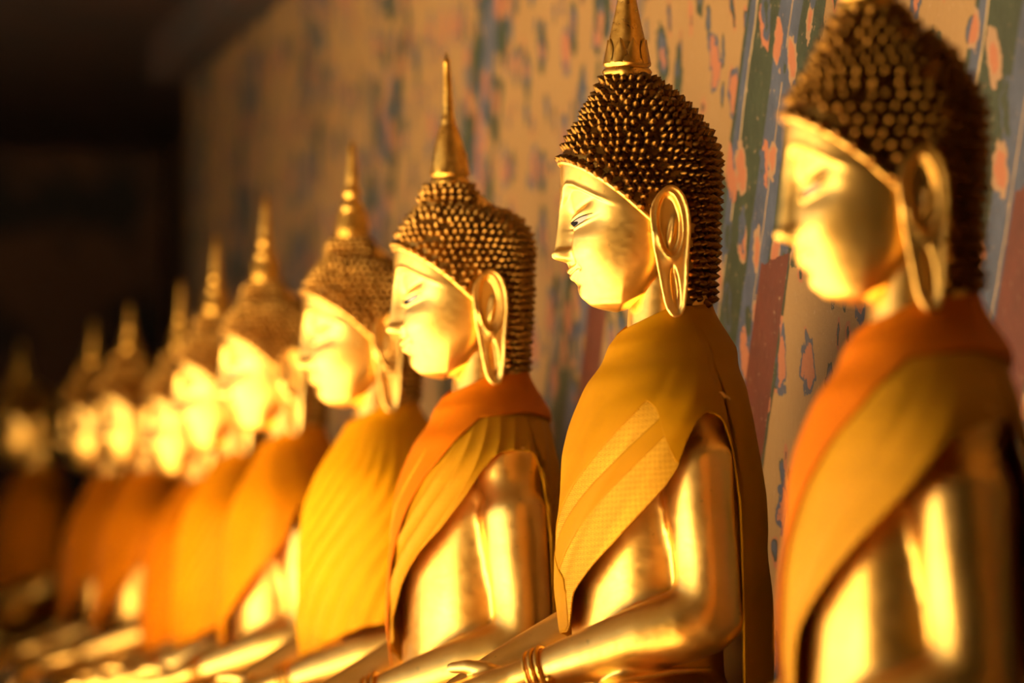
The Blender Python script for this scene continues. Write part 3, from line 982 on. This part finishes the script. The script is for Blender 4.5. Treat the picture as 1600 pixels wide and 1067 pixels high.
ROBES = {'shawl': robe_mesh('shawl', 'taut'), 'wide': robe_mesh('wide', 'taut'), 'slung': robe_mesh('slung', 'folded'),
         'full': robe_mesh('full', 'folded', 1.0), 'shawl_loose': robe_mesh('shawl', 'loose')}
SASH_T = [-180, -40, -14, -4, 4, 12, 27, 48, 68, 115, 180]
SASH = robe_mesh('wide', 'taut', 5.0, hem_fn=lambda td: smooth_interp(td, SASH_T, [470, 300, 60, 150, 260, 330, 410, 470, 508, 518, 500], 2.0), name='sash')
def band(tu, zu, tl, zl_, infl, name, n_=60, m_=14):
    """doubled strip of the shawl between an upper and a lower edge line given as (angle, height) tables"""
    V = []; UV = []
    sa = np.linspace(0, 1, n_)
    U = (smooth_interp(sa, np.linspace(0, 1, len(tu)), tu, 0.02), smooth_interp(sa, np.linspace(0, 1, len(zu)), zu, 0.02))
    W_ = (smooth_interp(sa, np.linspace(0, 1, len(tl)), tl, 0.02), smooth_interp(sa, np.linspace(0, 1, len(zl_)), zl_, 0.02))
    for i in range(n_):
        q = np.linspace(0, 1, m_)
        td = U[0][i] + (W_[0][i] - U[0][i]) * q; z = U[1][i] + (W_[1][i] - U[1][i]) * q
        t = np.radians(td)
        F, L = robe_pt(t, z, infl + np.maximum(folds(t, z, 'taut'), -4.0))
        V.append(loc(F, L, z)); UV.append(np.stack([200 * t, z], -1))
    return mesh_from(name, np.concatenate(V), grid_faces(m_, n_), uv=np.concatenate(UV))


# ------------------------------------------------------------------ bracelets, base
def ring(center, axis, r, tube_r, nseg=36):
    axis = Vector(axis).normalized()
    s = axis.orthogonal().normalized(); t = axis.cross(s)
    return [Vector(center) + (s * math.cos(2 * math.pi * k / nseg) + t * math.sin(2 * math.pi * k / nseg)) * r for k in range(nseg)]


wc = P(216, 136, 32); wa = P(240, 118, 22) - P(170, 157, 48)
bb = Build()
for k, (o_, r_, tr) in enumerate(((-0.011, 0.0345, 0.0036), (0.0, 0.0330, 0.0040), (0.011, 0.0320, 0.0032))):
    bb.tube(ring(wc + wa.normalized() * o_, wa, r_, tr), tr, 8, closed=True)
bb.ball(wc + wa.normalized() * 0.0 + Vector((0.010, -0.033, -0.010)), 0.007, 10, 8)
bb.ball(wc + wa.normalized() * 0.012 + Vector((0.006, -0.031, -0.014)), 0.0055, 10, 8)
BRACELET = bb.mesh('bracelet'); BRACELET.materials.append(GOLD_SPIRE)
hb = Build()
hb.tube([P(-30, 205, 36), P(30, 235, 34), P(90, 245, 22), P(150, 245, 6), P(210, 215, -8), P(250, 150, -16)], [0.004, 0.005, 0.005, 0.005, 0.005, 0.004], 8)
HEMLINE = hb.mesh('carved_hem'); HEMLINE.materials.append(GOLD)


def base_mesh(h):
    """stepped pedestal of a statue, h metres tall"""
    def rect(sx0, sx1, sy, z): return [(sx0, -sy, z), (sx1, -sy, z), (sx1, sy, z), (sx0, sy, z)]
    prof_ = [(0.00, -h), (0.00, -h * 0.72), (-0.02, -h * 0.66), (-0.035, -h * 0.5), (-0.02, -h * 0.32), (0.0, -h * 0.25), (0.0, 0.004)]
    V = []; Fc = []
    for e, z in prof_:
        V += rect(-0.40 - e, 0.17 + e * 0.2, 0.385 + e * 0.3, z)
    for k in range(len(prof_) - 1):
        for i in range(4):
            a = k * 4 + i; b = k * 4 + (i + 1) % 4
            Fc.append((a, b, b + 4, a + 4))
    Fc.append((3, 2, 1, 0)); m = (len(prof_) - 1) * 4; Fc.append((m, m + 1, m + 2, m + 3))
    return mesh_from('base', V, Fc, False)


# ------------------------------------------------------------------ statues
CL = {
    'amber': cloth_mat('amber_brocade', (0.44, 0.205, 0.002), 0.9),
    'amber_plain': cloth_mat('amber_satin', (0.43, 0.195, 0.001), 0.0),
    'sheer': cloth_mat('sheer_gold_cloth', (0.60, 0.29, 0.008), 0.25),
    'orange': cloth_mat('orange_cloth', (0.62, 0.16, 0.0015), 0.0),
    'olive': cloth_mat('olive_gold_satin', (0.50, 0.23, 0.003), 0.2),
    'yellow': cloth_mat('bright_yellow_cloth', (0.74, 0.33, 0.003), 0.0),
    'saffron': cloth_mat('saffron_cloth', (0.72, 0.25, 0.002), 0.0),
    'deep': cloth_mat('deep_orange_cloth', (0.70, 0.20, 0.002), 0.0),
}
for s in FIGURE, EAR_L, EAR_R:
    s.materials.clear(); s.materials.append(GOLD)
for s in (1, -1):
    EYE_W[s].materials.append(EYE_WHITE); EYE_P[s].materials.append(EYE_DARK); EYE_L[s].materials.append(EYE_DARK)

SB = 0.80; DB = 5.946


def statue(px, py, rel, yaw, hair, spire, robe, cloth, label, sash=None, dark=False, single=False, eyes=True):
    """px,py: where the middle of its head stands in the photograph; rel: size against the sharp statue"""
    depth = DB / rel
    p = at(px, py, depth)
    root = bpy.data.objects.new('seated_statue', None); COL.objects.link(root)
    root.location = (p.x, p.y, p.z - 0.840)
    root.rotation_euler = (0, 0, math.radians(yaw))
    root.empty_display_size = 0.1
    tag(root, label, 'statue', 'seated gold statues along the painted wall')
    link('figure', FIGURE, None, root)
    link('ear', EAR_L, None, root); link('ear', EAR_R, None, root)
    hm, curls, roll = HAIR[hair]
    h = link('hair', HAIR_CAP_DARK if dark else hm, None, root)
    link('hairline_roll', roll, None, h)
    if single:
        M = Matrix.Translation(root.location) @ Matrix.Rotation(math.radians(yaw), 4, 'Z')
        sc_ = []; csize = 1.14 if hair == 'coarse' else 1.0
        for k, (q, nrm) in enumerate(curls):
            wq = M @ q; wn = (M.to_3x3() @ nrm)
            sc_.append((-(wn.dot((EYE - wq).normalized())), k))
        sc_.sort()
        for _, k in sc_[:300]:
            c = bpy.data.objects.new('curl', CURL['dark' if dark else 'gold']); COL.objects.link(c)
            c.parent = h; c.matrix_local = curl_matrix(*curls[k], k, csize)
        rest = curls_mesh([(k, curls[k]) for _, k in sc_[300:]], 'curls', csize)
        rest.materials.append(HAIR_DARK if dark else HAIR_GOLD)
        tag(link('curls', rest, None, h), kind='stuff')
    else:
        tag(link('curls', CURLS_ALL[hair], None, h), kind='stuff')
    sp = link('spire', SPIRES[spire], None, root)
    z0, f0, r0 = (950, 60, 36) if spire == 'cone' else (928, 64, 35)
    if spire != 'short':
        for k in range(9):
            a = 2 * math.pi * (k + 0.5) / 9
            pt = link('petal', PETAL, None, sp)
            out = Vector((-math.cos(a), -math.sin(a), 0)); up = Vector((0, 0, 1)) - out * 0.24; up.normalize()
            nx = up.cross(out).normalized(); nz = nx.cross(up)
            o_ = Vector(loc(f0 + (r0 - 2) * math.cos(a), (r0 - 2) * math.sin(a), z0 + 13))
            pt.matrix_local = Matrix(((nx.x, up.x, nz.x, o_.x), (nx.y, up.y, nz.y, o_.y), (nx.z, up.z, nz.z, o_.z), (0, 0, 0, 1)))
    if eyes:
        for s in (1, -1):
            e = link('eye', EYE_W[s], None, root)
            link('pupil', EYE_P[s], None, e); link('lid_line', EYE_L[s], None, e)
    me = ROBES[robe].copy(); me.materials.clear(); me.materials.append(CL[cloth])
    rb = link('robe', me, None, root); add_solid(rb, 0.0016)
    rb['label'] = {'amber_plain': 'amber cloth robe wrapped over the shoulders', 'sheer': 'sheer golden yellow cloth robe', 'olive': 'olive-gold satin robe slung under the arm',
                   'yellow': 'bright yellow robe in diagonal folds', 'saffron': 'saffron cloth robe', 'deep': 'deep orange cloth robe'}[cloth]
    if sash:
        sm = SASH.copy(); sm.materials.clear(); sm.materials.append(CL[sash])
        so = link('sash', sm, None, root); add_solid(so, 0.0016); so['label'] = 'orange cloth wound round the neck and front'
    link('bracelet', BRACELET, None, root)
    link('carved_hem', HEMLINE, None, root)
    bh = root.location.z - PLINTH_Z
    link('base', base_mesh(bh), GOLD_SPIRE, root)
    return root, rb


sB, rbB = statue(1040, 367, 1.0, -5, 'cone', 'cone', 'shawl', 'amber_plain',
                 'sharply focused gold seated statue in patterned amber robe, second from right', dark=True, single=True)
lay_hem = lambda td: smooth_interp(td, HEMS['shawl'][0][:3] + [-30, -12, 0, 30, 60, 67, 72, 79] + HEMS['shawl'][0][11:],
                                   HEMS['shawl'][1][:3] + [150, 235, 262, 345, 436, 420, 380, 336] + HEMS['shawl'][1][11:], 1.2)
LAYER = robe_mesh('shawl', 'taut', 2.0, t_rng=(-60, 109), hem_fn=lay_hem, name='robe_fold')
PANEL = robe_mesh('shawl', 'taut', 0.9, t_rng=(-40, 80), top_fn=lambda td: lay_hem(td) + 8, name='brocade_panel')
PANEL.materials.append(CL['amber'])
so = link('brocade_panel', PANEL, None, sB); so['label'] = 'part of the robe woven with small gold squares'; add_solid(so, 0.0012)
FOLD1 = band([78, 55, 25, -8], [432, 372, 292, 205], [76, 55, 25, -4], [392, 332, 250, 160], 1.7, 'robe_fold')
FOLD2 = band([-14, -4, 6, 13], [232, 200, 176, 150], [-14, -2, 7, 12], [84, 87, 89, 99], 2.2, 'robe_fold', 30)
for sm in (LAYER, FOLD1, FOLD2):
    sm.materials.append(CL['amber_plain'])
    so = link('robe_fold', sm, None, sB); add_solid(so, 0.0014)
statue(1434, 326, 1.25, -9, 'coarse', 'cone', 'wide', 'sheer',
       'nearest gold seated statue at the right edge, orange and sheer yellow robe', sash='orange', dark=True, single=True)
statue(759, 487, 0.875, -2, 'knob', 'stick', 'slung', 'olive',
       'gold seated statue with tallest thin spire and olive-gold robe, third from right', sash='orange')
statue(598, 545, 0.759, 0, 'knob', 'bead', 'full', 'yellow',
       'gold seated statue whose folded bright yellow robe hides its upper arm, fourth from right')
statue(457, 593, 0.669, -6, 'knob', 'bead', 'shawl_loose', 'saffron',
       'blurred gold seated statue in saffron robe with brightly lit bare arm, fifth from right')
statue(376, 630, 0.612, -3, 'knob', 'bead', 'full', 'saffron', 'blurred gold seated statue in saffron robe, sixth from right', eyes=False)
statue(318, 676, 0.560, -2, 'knob', 'bead', 'full', 'deep', 'blurred gold seated statue in deep orange robe, seventh from right', eyes=False)
statue(235, 667, 0.519, 0, 'knob', 'short', 'shawl_loose', 'deep', 'blurred gold seated statue against the dark, eighth from right', eyes=False)
statue(176, 678, 0.479, 1, 'knob', 'short', 'shawl_loose', 'deep', 'blurred gold seated statue against the dark, second from left', eyes=False)
statue(58, 680, 0.398, 1, 'knob', 'short', 'full', 'deep', 'farthest gold seated statue, dim, at the left edge', eyes=False)
